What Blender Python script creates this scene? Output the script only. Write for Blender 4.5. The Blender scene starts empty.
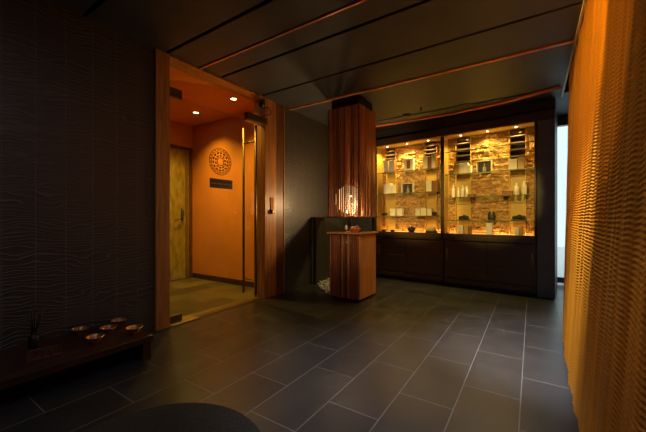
import bpy, bmesh, math, random
import numpy as np
from mathutils import Vector, Matrix
random.seed(7)
rng = np.random.default_rng(7)
R = math.radians
SC = bpy.context.scene
COL = SC.collection

# ------------------------------------------------------------------ camera
FPX, CX, HOR, EYE, YAW = 317.0, 323.0, 218.0, 1.15, R(33.4)
cam = bpy.data.cameras.new('camera')
cam.sensor_width = 36.0
cam.lens = 36.0 * FPX / 646.0
cam.shift_y = 2.0 / 646.0
cam.clip_start = 0.02
co = bpy.data.objects.new('camera', cam)
co.location = (0, 0, EYE)
co.rotation_euler = (R(90), 0, YAW)
COL.objects.link(co)
SC.camera = co

# ------------------------------------------------------------------ world, exposure
w = bpy.data.worlds.new('daylight')
SC.world = w
w.use_nodes = True
bg = w.node_tree.nodes['Background']
bg.inputs[0].default_value = (0.80, 0.90, 1.0, 1)
bg.inputs[1].default_value = 1.35
vs = SC.view_settings
vs.view_transform = 'Standard'
vs.look = 'None'
vs.gamma = 1.0
vs.use_curve_mapping = False
vs.exposure = 0.0
SC.cycles.max_bounces = 8
SC.cycles.transparent_max_bounces = 16
SC.cycles.sample_clamp_indirect = 4.0
SC.cycles.use_denoising = True

# light levels
P_FILL = 17.0         # added soft fill above the camera, no known fixture
P_VEST = 130.0        # entrance downlights
P_CASE = 48.0         # showcase downlights
P_WASH = 560.0        # added unseen lamps that brighten the bead curtain
P_PROJ = 480.0  # added unseen lamps, front light on the showcase goods
P_PED = 130.0  # added unseen lamp that brightens the pedestal top
P_UPLIGHT = 1.7  # added uplight on the lower showcase stone
P_GLOBE = 38.0        # lamp in the column
WARM = (1.0, 0.57, 0.09)
GOLD = (1.0, 0.69, 0.18)

def area(name, loc, rot, sx, sy, power, col):
    l = bpy.data.lights.new(name, 'AREA')
    l.shape = 'RECTANGLE'; l.size = sx; l.size_y = sy
    l.energy = power; l.color = col
    o = bpy.data.objects.new(name, l)
    o.location = loc; o.rotation_euler = rot
    COL.objects.link(o)
    return o

def lamp(name, loc, power, col, kind='POINT', size=0.03, angle=100, blend=0.6, target=None, parent=None):
    l = bpy.data.lights.new(name, kind)
    l.energy = power; l.color = col; l.shadow_soft_size = size
    if kind == 'SPOT':
        l.spot_size = R(angle); l.spot_blend = blend
    o = bpy.data.objects.new(name, l)
    o.location = loc
    if target is not None:
        o.rotation_euler = (Vector(target) - Vector(loc)).to_track_quat('-Z', 'Y').to_euler()
    COL.objects.link(o)
    if parent: o.parent = parent
    return o

area('added_fill_light', (-0.5, 0.1, 2.82), (0, 0, 0), 1.6, 1.6, P_FILL, (0.82, 0.88, 1.0))

# ------------------------------------------------------------------ materials
def newmat(name):
    m = bpy.data.materials.new(name)
    m.use_nodes = True
    nt = m.node_tree
    return m, nt, nt.nodes['Principled BSDF']

def N(nt, typ, **kw):
    n = nt.nodes.new(typ)
    for k, v in kw.items(): setattr(n, k, v)
    return n

def plain(name, col, rough=0.5, metal=0.0, var=0.12, scale=12.0, bump=0.0, stretch=(1, 1, 1), spec=0.5):
    m, nt, b = newmat(name)
    tc = N(nt, 'ShaderNodeTexCoord'); mp = N(nt, 'ShaderNodeMapping')
    mp.inputs['Scale'].default_value = stretch
    nz = N(nt, 'ShaderNodeTexNoise'); nz.inputs['Scale'].default_value = scale; nz.inputs['Detail'].default_value = 5
    nt.links.new(tc.outputs['Object'], mp.inputs[0]); nt.links.new(mp.outputs[0], nz.inputs['Vector'])
    cr = N(nt, 'ShaderNodeValToRGB')
    cr.color_ramp.elements[0].position = 0.3; cr.color_ramp.elements[1].position = 0.7
    cr.color_ramp.elements[0].color = tuple(c * (1 - var) for c in col) + (1,)
    cr.color_ramp.elements[1].color = tuple(min(1, c * (1 + var)) for c in col) + (1,)
    nt.links.new(nz.outputs[0], cr.inputs[0]); nt.links.new(cr.outputs[0], b.inputs['Base Color'])
    b.inputs['Roughness'].default_value = rough; b.inputs['Metallic'].default_value = metal
    b.inputs['Specular IOR Level'].default_value = spec
    if bump:
        bp = N(nt, 'ShaderNodeBump'); bp.inputs['Strength'].default_value = bump; bp.inputs['Distance'].default_value = 0.01
        nt.links.new(nz.outputs[0], bp.inputs['Height']); nt.links.new(bp.outputs[0], b.inputs['Normal'])
    return m

def emis(name, col, s):
    m, nt, b = newmat(name)
    b.inputs['Base Color'].default_value = (0.8, 0.8, 0.8, 1)
    b.inputs['Emission Color'].default_value = col + (1,)
    b.inputs['Emission Strength'].default_value = s
    return m

def glass(name, tint=(0.9, 0.95, 0.92), gloss=0.10, rough=0.02):
    m, nt, b = newmat(name)
    nt.nodes.remove(b)
    tr = N(nt, 'ShaderNodeBsdfTransparent'); tr.inputs[0].default_value = tint + (1,)
    gl = N(nt, 'ShaderNodeBsdfGlossy'); gl.inputs['Roughness'].default_value = rough
    lw = N(nt, 'ShaderNodeLayerWeight'); pw = N(nt, 'ShaderNodeMath', operation='POWER'); pw.inputs[1].default_value = 5.0
    ma = N(nt, 'ShaderNodeMath', operation='MULTIPLY_ADD'); ma.inputs[1].default_value = 0.6; ma.inputs[2].default_value = 0.03
    mx = N(nt, 'ShaderNodeMixShader')
    nt.links.new(lw.outputs['Facing'], pw.inputs[0]); nt.links.new(pw.outputs[0], ma.inputs[0])
    nt.links.new(ma.outputs[0], mx.inputs[0]); nt.links.new(tr.outputs[0], mx.inputs[1]); nt.links.new(gl.outputs[0], mx.inputs[2])
    nt.links.new(mx.outputs[0], nt.nodes['Material Output'].inputs[0])
    return m

def floor_mat(name='dark_porcelain_tile', c1=(0.025, 0.0245, 0.028), c2=(0.032, 0.031, 0.035), mortar=(0.15, 0.145, 0.145)):
    m, nt, b = newmat(name)
    tc = N(nt, 'ShaderNodeTexCoord'); sp = N(nt, 'ShaderNodeSeparateXYZ'); cb = N(nt, 'ShaderNodeCombineXYZ')
    nt.links.new(tc.outputs['Object'], sp.inputs[0])
    ax = N(nt, 'ShaderNodeMath', operation='ADD'); ax.inputs[1].default_value = 0.395 + 0.335 * 40
    ay = N(nt, 'ShaderNodeMath', operation='ADD'); ay.inputs[1].default_value = 0.02 + 0.68 * 20
    nt.links.new(sp.outputs[0], ax.inputs[0]); nt.links.new(sp.outputs[1], ay.inputs[0])
    nt.links.new(ay.outputs[0], cb.inputs[0]); nt.links.new(ax.outputs[0], cb.inputs[1])
    br = N(nt, 'ShaderNodeTexBrick')
    br.offset = 0.5; br.offset_frequency = 2; br.squash = 1.0
    br.inputs['Scale'].default_value = 1.0
    br.inputs['Brick Width'].default_value = 0.68
    br.inputs['Row Height'].default_value = 0.335
    br.inputs['Mortar Size'].default_value = 0.0028
    br.inputs['Mortar Smooth'].default_value = 0.1
    br.inputs['Color1'].default_value = c1 + (1,)
    br.inputs['Color2'].default_value = c2 + (1,)
    br.inputs['Mortar'].default_value = mortar + (1,)
    nt.links.new(cb.outputs[0], br.inputs['Vector'])
    nz = N(nt, 'ShaderNodeTexNoise'); nz.inputs['Scale'].default_value = 5; nz.inputs['Detail'].default_value = 8
    nt.links.new(tc.outputs['Object'], nz.inputs['Vector'])
    mx = N(nt, 'ShaderNodeMix', data_type='RGBA', blend_type='MULTIPLY'); mx.inputs[0].default_value = 0.5
    cr = N(nt, 'ShaderNodeValToRGB'); cr.color_ramp.elements[0].position = 0.3; cr.color_ramp.elements[0].color = (0.6, 0.6, 0.6, 1)
    cr.color_ramp.elements[1].position = 0.75
    nt.links.new(nz.outputs[0], cr.inputs[0])
    nt.links.new(br.outputs[0], mx.inputs[6]); nt.links.new(cr.outputs[0], mx.inputs[7])
    nt.links.new(mx.outputs[2], b.inputs['Base Color'])
    rr = N(nt, 'ShaderNodeMapRange'); rr.inputs[3].default_value = 0.24; rr.inputs[4].default_value = 0.42
    nt.links.new(nz.outputs[0], rr.inputs[0]); nt.links.new(rr.outputs[0], b.inputs['Roughness'])
    bp = N(nt, 'ShaderNodeBump'); bp.inputs['Strength'].default_value = 0.4; bp.inputs['Distance'].default_value = 0.003
    ad = N(nt, 'ShaderNodeMath', operation='MULTIPLY_ADD'); ad.inputs[1].default_value = -1.0
    nt.links.new(br.outputs['Fac'], ad.inputs[0]); nt.links.new(nz.outputs[0], ad.inputs[2])
    nt.links.new(ad.outputs[0], bp.inputs['Height']); nt.links.new(bp.outputs[0], b.inputs['Normal'])
    return m

def wave_tile_mat():
    """dark tall tiles 0.19 m wide with raised wavy lines; object y along the wall, z up"""
    m, nt, b = newmat('wavy_relief_tile')
    tc = N(nt, 'ShaderNodeTexCoord'); sp = N(nt, 'ShaderNodeSeparateXYZ')
    nt.links.new(tc.outputs['Object'], sp.inputs[0])
    mp = N(nt, 'ShaderNodeMapping'); mp.inputs['Scale'].default_value = (1, 0.5, 1)
    nt.links.new(tc.outputs['Object'], mp.inputs[0])
    wv = N(nt, 'ShaderNodeTexWave', wave_type='BANDS', bands_direction='Z', wave_profile='SIN')
    wv.inputs['Scale'].default_value = 11.0; wv.inputs['Distortion'].default_value = 24.0
    wv.inputs['Detail'].default_value = 2.0; wv.inputs['Detail Scale'].default_value = 0.42
    nt.links.new(mp.outputs[0], wv.inputs[0])
    pw = N(nt, 'ShaderNodeMath', operation='POWER'); pw.inputs[1].default_value = 9.0
    nt.links.new(wv.outputs['Fac'], pw.inputs[0])
    # vertical joints
    a = N(nt, 'ShaderNodeMath', operation='ADD'); a.inputs[1].default_value = 0.19 * 40 - 0.06
    d = N(nt, 'ShaderNodeMath', operation='DIVIDE'); d.inputs[1].default_value = 0.19
    f = N(nt, 'ShaderNodeMath', operation='FRACT'); g = N(nt, 'ShaderNodeMath', operation='LESS_THAN'); g.inputs[1].default_value = 0.022
    nt.links.new(sp.outputs[1], a.inputs[0]); nt.links.new(a.outputs[0], d.inputs[0]); nt.links.new(d.outputs[0], f.inputs[0]); nt.links.new(f.outputs[0], g.inputs[0])
    cr = N(nt, 'ShaderNodeValToRGB')
    cr.color_ramp.elements[0].color = (0.026, 0.024, 0.024, 1); cr.color_ramp.elements[1].color = (0.060, 0.058, 0.060, 1)
    nt.links.new(pw.outputs[0], cr.inputs[0])
    mx = N(nt, 'ShaderNodeMix', data_type='RGBA'); mx.inputs[7].default_value = (0.085, 0.08, 0.075, 1)
    nt.links.new(g.outputs[0], mx.inputs[0]); nt.links.new(cr.outputs[0], mx.inputs[6]); nt.links.new(mx.outputs[2], b.inputs['Base Color'])
    b.inputs['Roughness'].default_value = 0.42
    bp = N(nt, 'ShaderNodeBump'); bp.inputs['Strength'].default_value = 0.5; bp.inputs['Distance'].default_value = 0.005
    nt.links.new(pw.outputs[0], bp.inputs['Height']); nt.links.new(bp.outputs[0], b.inputs['Normal'])
    return m

def wood(name, col, dark, scale=6.0, axis='Z', rough=0.45, stretch=14.0):
    m, nt, b = newmat(name)
    tc = N(nt, 'ShaderNodeTexCoord'); mp = N(nt, 'ShaderNodeMapping')
    s = [stretch, stretch, stretch]; s['XYZ'.index(axis)] = 1.0
    mp.inputs['Scale'].default_value = s
    nt.links.new(tc.outputs['Object'], mp.inputs[0])
    nz = N(nt, 'ShaderNodeTexNoise'); nz.inputs['Scale'].default_value = scale * 0.5; nz.inputs['Detail'].default_value = 6; nz.inputs['Distortion'].default_value = 0.8
    nt.links.new(mp.outputs[0], nz.inputs['Vector'])
    cr = N(nt, 'ShaderNodeValToRGB')
    cr.color_ramp.elements[0].position = 0.3; cr.color_ramp.elements[0].color = dark + (1,)
    cr.color_ramp.elements[1].position = 0.68; cr.color_ramp.elements[1].color = col + (1,)
    nt.links.new(nz.outputs[0], cr.inputs[0]); nt.links.new(cr.outputs[0], b.inputs['Base Color'])
    b.inputs['Roughness'].default_value = rough
    bp = N(nt, 'ShaderNodeBump'); bp.inputs['Strength'].default_value = 0.25; bp.inputs['Distance'].default_value = 0.004
    nt.links.new(nz.outputs[0], bp.inputs['Height']); nt.links.new(bp.outputs[0], b.inputs['Normal'])
    return m

M = dict(
    floor=floor_mat(), floor_lit=floor_mat('lit_porcelain_tile', (0.050, 0.040, 0.020), (0.15, 0.122, 0.06), (0.025, 0.02, 0.012)), wavetile=wave_tile_mat(),  # second tile: same porcelain, vestibule light painted into its colours
    ceil=plain('ceiling_slate_panel', (0.034, 0.037, 0.046), 0.55, var=0.25, scale=3.0),
    void=plain('ceiling_void_black', (0.006, 0.006, 0.006), 0.8),
    darkwall=plain('charcoal_plaster', (0.035, 0.033, 0.033), 0.5, var=0.2, scale=8, bump=0.1),
    greywall=plain('slate_grey_plaster', (0.11, 0.113, 0.13), 0.5, var=0.2, scale=6, bump=0.1),
    orange=plain('burnt_orange_paint', (0.62, 0.22, 0.030), 0.55, var=0.08, scale=2.5),
    copper_trim=plain('copper_trim', (0.70, 0.24, 0.07), 0.35, metal=0.3),
    red_tube=plain('red_orange_tube', (0.80, 0.17, 0.05), 0.4),
    timber=wood('oiled_timber', (0.42, 0.18, 0.038), (0.20, 0.075, 0.016), 5, 'Z'),
    timber_dark=wood('dark_oiled_timber', (0.13, 0.045, 0.014), (0.05, 0.018, 0.007), 5, 'Z'),
    slat=wood('bamboo_slat', (0.50, 0.215, 0.085), (0.27, 0.10, 0.036), 5, 'Z', 0.4),
    slat_dark=wood('dark_red_slat', (0.32, 0.10, 0.035), (0.14, 0.042, 0.017), 5, 'Z', 0.4),
    slat_pale=wood('pale_bamboo_slat', (0.58, 0.25, 0.08), (0.34, 0.12, 0.035), 5, 'Z', 0.4),
    slat_deep=wood('deep_red_slat', (0.15, 0.045, 0.018), (0.07, 0.02, 0.009), 5, 'Z', 0.4),
    board=wood('honey_board', (0.60, 0.26, 0.075), (0.36, 0.14, 0.04), 5, 'Z', 0.4),
    casewood=wood('espresso_wood', (0.085, 0.052, 0.032), (0.045, 0.027, 0.017), 6, 'X', 0.4),
    bench=wood('red_brown_bench_wood', (0.050, 0.018, 0.012), (0.018, 0.007, 0.005), 6, 'Y', 0.28),
    tray=wood('red_tray_wood', (0.12, 0.035, 0.02), (0.05, 0.015, 0.01), 8, 'Y', 0.35),
    black=plain('black_metal', (0.012, 0.012, 0.012), 0.4, metal=0.3),
    bronze=plain('dark_bronze', (0.13, 0.09, 0.045), 0.4, metal=0.8),
    brass=plain('brushed_brass', (0.30, 0.21, 0.085), 0.45, metal=0.8),
    steel=plain('brushed_steel', (0.62, 0.62, 0.60), 0.28, metal=1.0),
    copper=plain('hammered_copper', (0.90, 0.42, 0.20), 0.34, metal=1.0, var=0.3, scale=60, bump=0.5),
    copperdull=plain('aged_copper', (0.30, 0.11, 0.03), 0.75, metal=0.2, var=0.4, scale=40, bump=0.4),
    glass=glass('clear_glass'), shelfglass=glass('green_edged_glass', (0.95, 0.985, 0.95)),
    greenedge=plain('green_glass_edge', (0.16, 0.20, 0.09), 0.2),
    stone=plain('split_face_stone', (0.60, 0.40, 0.17), 0.7, var=0.4, scale=22, bump=0.4),
    panel=plain('ochre_niche_panel', (0.50, 0.34, 0.09), 0.45, var=0.1, scale=3),
    mirror=plain('smoked_mirror', (0.20, 0.16, 0.09), 0.08, metal=0.9),
    white=plain('cream_card', (0.80, 0.74, 0.58), 0.55, var=0.06),
    brown=plain('brown_card', (0.28, 0.11, 0.035), 0.5, var=0.1),
    tan=plain('gold_card', (0.60, 0.36, 0.08), 0.45, var=0.1),
    darkstone=plain('dark_stoneware', (0.035, 0.030, 0.020), 0.55, var=0.3),
    bottle=plain('milk_glass', (0.82, 0.76, 0.62), 0.2, var=0.04),
    rug=plain('charcoal_pile', (0.014, 0.0135, 0.014), 0.95, var=0.5, scale=70, bump=0.8),
    pebble=plain('white_pebble', (0.34, 0.31, 0.26), 0.6, var=0.25, scale=30),
    plaque=plain('dark_brown_plaque', (0.045, 0.018, 0.008), 0.4),
    emblem=plain('oxblood_relief', (0.035, 0.008, 0.003), 0.45),
    letters=plain('pale_gold_letters', (0.65, 0.36, 0.12), 0.4),
    frosted=plain('amber_etched_glass', (0.26, 0.20, 0.045), 0.25, var=0.4, scale=5, stretch=(1, 3, 1)),
    terrace=plain('pale_terrace_stone', (0.70, 0.70, 0.68), 0.7),
    petal=plain('dried_petals', (0.65, 0.25, 0.10), 0.6, var=0.4, scale=60),
    candle=plain('ivory_wax', (0.78, 0.66, 0.42), 0.4),
    amber=plain('amber_bottle', (0.55, 0.36, 0.06), 0.2),
    lampglow=emis('warm_lamp_face', (1.0, 0.70, 0.30), 14.0),
    caseglow=emis('gold_lamp_face', (1.0, 0.80, 0.42), 18.0),
    stripglow=emis('added_strip_face', (1.0, 0.5, 0.12), 1.5),
    globe=emis('glowing_paper_globe', (1.0, 0.60, 0.25), 1.0),
    trimwhite=plain('pale_edge_trim', (0.55, 0.52, 0.46), 0.5),
)

# ------------------------------------------------------------------ mesh helpers
class MB:
    def __init__(s): s.v = []; s.f = []; s.sm = []
    def add(s, vs_, fs_, smooth=False):
        n = len(s.v); s.v += [tuple(p) for p in vs_]
        for f in fs_: s.f.append(tuple(n + i for i in f)); s.sm.append(smooth)
        return s
    def box(s, x0, x1, y0, y1, z0, z1, rz=0, pivot=None):
        vs_ = [Vector((x, y, z)) for x in (x0, x1) for y in (y0, y1) for z in (z0, z1)]
        if rz:
            p = Vector(pivot) if pivot else Vector(((x0+x1)/2, (y0+y1)/2, 0))
            m = Matrix.Rotation(rz, 3, 'Z'); vs_ = [m @ (v - p) + p for v in vs_]
        return s.add(vs_, [(0,1,3,2),(4,6,7,5),(0,4,5,1),(2,3,7,6),(0,2,6,4),(1,5,7,3)])
    def lathe(s, prof, c=(0,0,0), n=32, smooth=True):
        """prof: list of (r, z); ends with r=0 close to a pole"""
        vs_ = []; fs_ = []; rings = []
        for r, z in prof:
            if r < 1e-6: rings.append([len(vs_)]); vs_.append((c[0], c[1], c[2]+z))
            else:
                rings.append(list(range(len(vs_), len(vs_)+n)))
                vs_ += [(c[0]+r*math.cos(2*math.pi*k/n), c[1]+r*math.sin(2*math.pi*k/n), c[2]+z) for k in range(n)]
        for a, b in zip(rings, rings[1:]):
            for k in range(n):
                k2 = (k+1) % n
                if len(a) == 1 and len(b) == 1: continue
                if len(a) == 1: fs_.append((a[0], b[k2], b[k]))
                elif len(b) == 1: fs_.append((a[k], a[k2], b[0]))
                else: fs_.append((a[k], a[k2], b[k2], b[k]))
        return s.add(vs_, fs_, smooth)
    def tube(s, pts, r, n=8, smooth=True):
        pts = [Vector(p) for p in pts]; vs_ = []; fs_ = []
        for i, p in enumerate(pts):
            d = (pts[min(i+1, len(pts)-1)] - pts[max(i-1, 0)]).normalized()
            up = Vector((0,0,1)) if abs(d.z) < 0.9 else Vector((1,0,0))
            a = d.cross(up).normalized(); b = d.cross(a)
            rr = r[i] if isinstance(r, (list, tuple)) else r
            vs_ += [p + a*rr*math.cos(2*math.pi*k/n) + b*rr*math.sin(2*math.pi*k/n) for k in range(n)]
        for i in range(len(pts)-1):
            for k in range(n):
                k2 = (k+1) % n
                fs_.append((i*n+k, i*n+k2, (i+1)*n+k2, (i+1)*n+k))
        fs_.append(tuple(range(n-1, -1, -1))); fs_.append(tuple((len(pts)-1)*n+k for k in range(n)))
        return s.add(vs_, fs_, smooth)
    def prism(s, poly, z0, z1):
        n = len(poly)
        vs_ = [(x, y, z0) for x, y in poly] + [(x, y, z1) for x, y in poly]
        fs_ = [tuple(range(n-1, -1, -1)), tuple(range(n, 2*n))] + [(k, (k+1) % n, n+(k+1) % n, n+k) for k in range(n)]
        return s.add(vs_, fs_)
    def blob(s, c, rad, n=10, m=6, jit=0.0, rz=0.0):
        vs_ = []; fs_ = []
        cs, sn = math.cos(rz), math.sin(rz)
        def P(th, ph, j):
            x, y, z = rad[0]*math.sin(th)*math.cos(ph)*j, rad[1]*math.sin(th)*math.sin(ph)*j, rad[2]*math.cos(th)*j
            return (c[0]+x*cs-y*sn, c[1]+x*sn+y*cs, c[2]+z)
        vs_.append(P(0, 0, 1))
        for i in range(1, m):
            for k in range(n): vs_.append(P(math.pi*i/m, 2*math.pi*k/n, 1+random.uniform(-jit, jit)))
        vs_.append(P(math.pi, 0, 1))
        for k in range(n): fs_.append((0, 1+k, 1+(k+1) % n))
        for i in range(m-2):
            for k in range(n):
                a = 1+i*n; b = a+n
                fs_.append((a+k, b+k, b+(k+1) % n, a+(k+1) % n))
        l = len(vs_)-1; a = 1+(m-2)*n
        for k in range(n): fs_.append((l, a+(k+1) % n, a+k))
        return s.add(vs_, fs_, True)
    def build(s, name, mat, parent=None, bevel=0.0, loc=None):
        me = bpy.data.meshes.new(name); me.from_pydata(s.v, [], s.f)
        me.polygons.foreach_set('use_smooth', s.sm); me.update()
        bm = bmesh.new(); bm.from_mesh(me); bmesh.ops.recalc_face_normals(bm, faces=bm.faces); bm.to_mesh(me); bm.free()
        o = bpy.data.objects.new(name, me); COL.objects.link(o)
        me.materials.append(mat)
        if parent: o.parent = parent
        if loc: o.location = loc
        if bevel:
            b = o.modifiers.new('soft_edge', 'BEVEL'); b.width = bevel; b.segments = 2; b.limit_method = 'ANGLE'
        return o

def B(x0, x1, y0, y1, z0, z1, rz=0): return MB().box(x0, x1, y0, y1, z0, z1, rz)
def tag(o, label, cat, group=None, kind=None):
    o['label'] = label; o['category'] = cat
    if group: o['group'] = group
    if kind: o['kind'] = kind
    return o
def empty(name, loc=(0,0,0), rz=0.0):
    o = bpy.data.objects.new(name, None); o.empty_display_size = 0.1
    o.location = loc; o.rotation_euler = (0, 0, rz); COL.objects.link(o); return o
def thing(name, label, cat, loc=(0,0,0), rz=0.0, group=None):
    return tag(empty(name, loc, rz), label, cat, group)
def struct(name, mb, mat, bevel=0.0, parent=None):
    o = mb.build(name, mat, parent, bevel)
    if not parent: o['kind'] = 'structure'
    return o
def copy_thing(src, loc, label, rz=None, scale=None):
    c = src.copy(); COL.objects.link(c); c.location = loc; c['label'] = label
    if rz is not None: c.rotation_euler = (0, 0, rz)
    if scale: c.scale = scale
    for ch in list(src.children):
        d = ch.copy(); COL.objects.link(d); d.parent = c
    return c

# pixel helpers: used once to read real positions off the photograph
def ray(px, py):
    r = (px - CX)/FPX; u = (HOR - py)/FPX
    return Vector((-math.sin(YAW) + r*math.cos(YAW), math.cos(YAW) + r*math.sin(YAW), u))
CA = R(5.7); P0 = Vector((0.27, 5.545))          # the cabinet wall's right front corner and its turn
def cab(px, py, depth=0.0):
    d = ray(px, py); n = Vector((math.sin(CA), math.cos(CA))); e = Vector((math.cos(CA), -math.sin(CA)))
    t = (depth + n.dot(P0))/n.dot(d.xy)
    q = d.xy*t - P0
    return e.dot(q), EYE + d.z*t                  # local x along the cabinet, z
def cx(px, depth=0.0): return cab(px, HOR, depth)[0]
def cz(px, py, depth=0.0): return cab(px, py, depth)[1]

ZC = 2.87
# ================================================================== SETTING
struct('floor', B(-3.30, 2.0, -3.2, 7.0, -0.15, 0.0), M['floor'])
struct('floor.001', B(-7.2, -3.30, -3.2, 7.0, -0.15, 0.0), M['floor_lit'])
struct('terrace', B(-2.0, 4.5, 7.0, 16.0, -0.20, -0.02), M['terrace'])
# left wall of relief tiles, two lengths either side of the entrance
struct('wall_left', B(-3.40, -3.20, -3.2, 1.745, 0, 3.12), M['wavetile'])
struct('wall_left.001', B(-3.40, -3.20, 3.75, 6.9, 0, 3.12), M['wavetile'])
struct('wall_front', B(-3.4, 2.0, -3.35, -3.2, 0, 3.12), M['darkwall'])
struct('wall_right', B(1.75, 1.90, -3.2, 6.9, 0, 3.2), M['darkwall'])
# back wall above and behind the cabinets, in the cabinet's own turn
back = empty('wall_back', (P0.x, P0.y, 0), -CA); back['kind'] = 'structure'
struct('masonry', B(-3.55, -0.02, 0.45, 0.60, 0, 3.12), M['darkwall'], parent=back)
struct('upper_wall', B(-3.55, 0.0, 0.06, 0.45, 2.74, 3.12), M['ceil'], parent=back)
struct('end_post', B(cx(537), 0.0, 0.0, 0.62, 0, 2.70), M['greywall'], parent=back, bevel=0.006)
struct('end_wall', B(-3.55, -2.92, 0.02, 0.45, 0, 2.74), M['darkwall'], parent=back)
struct('header', B(-2.92, 0.0, -0.02, 0.45, 2.56, 2.69), M['casewood'], parent=back, bevel=0.004)
struct('header_shadow_gap', B(-2.92, 0.0, 0.08, 0.45, 2.69, 2.74), M['void'], parent=back)
# passage to the terrace beside the cabinets
struct('wall_passage', B(0.12, 0.26, 6.15, 6.9, 0, 3.12), M['darkwall'])
d3 = empty('door_3', (0.26, 6.80, 0)); d3['kind'] = 'structure'
B(0.0, 1.49, 0.0, 0.10, 2.74, 3.12).build('lintel', M['board'], d3)
B(0.0, 1.49, 0.04, 0.055, 0.13, 2.74).build('pane', M['glass'], d3)
B(0.0, 1.49, 0.02, 0.075, 0.03, 0.13).build('bottom_rail', M['steel'], d3, 0.004)

# ceiling: a dark deck and slate panels across the room with open gaps
struct('ceiling', B(-3.4, 1.9, -3.2, 7.0, 3.10, 3.20), M['void'])
edges = [-3.2, -2.3, -1.62, -0.94, -0.25, 0.43, 1.13, 1.86, 2.55, 3.25, 3.90, 5.22]
XE = 0.34
for i, (a, b) in enumerate(zip(edges, edges[1:])):
    g = 0.018
    if abs(a - 1.86) < 0.01:       # this panel is split by a thin copper strip
        for (p, q) in ((a+g, 2.245), (2.275, b-g)):
            struct('ceiling.%03d' % (20+i+(p > 2)), B(-3.2, XE, p, q, ZC, ZC+0.05), M['ceil'], 0.003)
    else:
        struct('ceiling.%03d' % (i+1), B(-3.2, XE, a+g, b-g, ZC, ZC+0.05), M['ceil'], 0.003)
struct('ceiling.040', MB().prism([(-3.2, 5.25), (XE, 5.25), (XE, 5.62), (-3.2, 5.98)], ZC, ZC+0.05), M['ceil'])
struct('ceiling.041', B(0.27, 1.75, 5.55, 6.85, ZC+0.03, ZC+0.08), M['ceil'])
struct('ceiling.042', B(0.62, 1.75, -3.2, 5.55, ZC+0.03, ZC+0.08), M['ceil'])
struct('trim_1', B(-3.2, XE, 2.252, 2.268, ZC-0.012, ZC+0.03), M['copper_trim'])
struct('trim_2', B(-3.2, XE, 3.885, 3.915, ZC-0.014, ZC+0.03), M['copper_trim'])
struct('trim_3', B(XE, XE+0.018, -3.2, 5.60, ZC-0.02, ZC+0.10), M['trimwhite'])
# two curved red-orange tubes along the last panel
for k, dy in enumerate((0.0, 0.05)):
    pts = []
    key = [(-3.15, 5.46), (-2.4, 5.47), (-1.13, 5.50), (-0.344, 5.36+0.5*dy), (0.31, 5.12+dy)]
    for i in range(41):
        x = -3.15 + (0.31+3.15)*i/40
        y = float(np.interp(x, [p[0] for p in key], [p[1] for p in key]))
        pts.append((x, y + 0.3*dy, ZC-0.012))
    struct('trim_%d' % (4+k), MB().tube(pts, 0.015), M['red_tube'])

# ---- entrance vestibule seen through the glass door
struct('wall_vestibule', B(-5.65, -3.40, 3.75, 3.90, 0, 3.0), M['orange'])
struct('wall_vestibule.001', B(-5.65, -5.50, 3.735, 3.75, 0, 3.0), M['orange'])
struct('wall_vestibule.002', B(-5.65, -5.50, 0.3, 3.735, 2.50, 3.0), M['orange'])
struct('wall_vestibule.003', B(-5.65, -5.50, 0.3, 2.72, 0, 2.50), M['orange'])
struct('wall_vestibule.004', B(-5.65, -3.40, 0.2, 0.3, 0, 3.0), M['orange'])
struct('ceiling.050', B(-5.65, -3.36, 0.2, 3.9, 2.92, 3.0), M['orange'])
struct('wall_vestibule.005', B(-5.95, -5.85, 0.3, 3.9, 0, 3.0), M['orange'])
struct('baseboard_vestibule', B(-5.48, -3.40, 3.735, 3.75, 0, 0.09), M['plaque'])

struct('wall_left.002', B(-3.40, -3.20, 1.745, 3.75, 2.921, 3.12), M['darkwall'])
d1 = empty('door_1', (-3.2, 1.745, 0)); d1['kind'] = 'structure'
B(-0.20, 0.025, 0.0, 0.15, 0, 2.87).build('jamb', M['timber'], d1, 0.004)
B(-0.20, 0.020, 1.575, 1.815, 0, 2.87).build('jamb', M['timber'], d1, 0.004)
B(-0.20, 0.005, 1.815, 2.000, 0, 2.87).build('jamb_return', M['timber_dark'], d1, 0.004)
B(0.0, 0.016, 1.995, 2.010, 0, 2.87).build('edge_strip', M['timber'], d1)
B(-0.20, 0.022, 0.15, 1.575, 2.85, 2.92).build('head', M['timber'], d1, 0.004)
B(-0.10, 0.0, 0.15, 1.575, 0.0, 0.004).build('threshold', M['bronze'], d1)
B(-0.16, 0.03, 0.17, 0.50, 0.004, 0.010).build('floor_spring_plate', M['brass'], d1)
B(-0.086, -0.074, 0.16, 1.565, 0.012, 2.50).build('glass_leaf', M['glass'], d1)
for z0, z1 in ((2.47, 2.57), (0.012, 0.085)):
    B(-0.10, -0.06, 0.16, 0.345, z0, z1).build('patch_fitting', M['bronze'], d1, 0.003)
for dx in (0.04, -0.20):
    hb = MB().tube([(dx, 1.375, 0.10), (dx, 1.375, 2.42)], 0.017, 14).build('pull_handle', M['brass'], d1)
    for z in (0.30, 2.20):
        MB().tube([(-0.08, 1.375, z), (dx, 1.375, z)], 0.011, 10).build('standoff', M['brass'], hb)
mg = B(-0.045, 0.03, 1.24, 1.62, 2.485, 2.575).build('magnetic_lock', M['bronze'], d1, 0.004)
B(-0.055, 0.035, 1.24, 1.60, 2.468, 2.486).build('lock_plate', M['brass'], mg)
sn = thing('motion_sensor', 'small dark sensor with a looping cable above the glass door lock', 'sensor', (-3.165, 3.24, 2.74))
MB().lathe([(0, 0.045), (0.035, 0.04), (0.05, 0.01), (0.045, -0.02), (0.02, -0.04), (0, -0.042)], n=20).build('housing', M['black'], sn)
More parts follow.
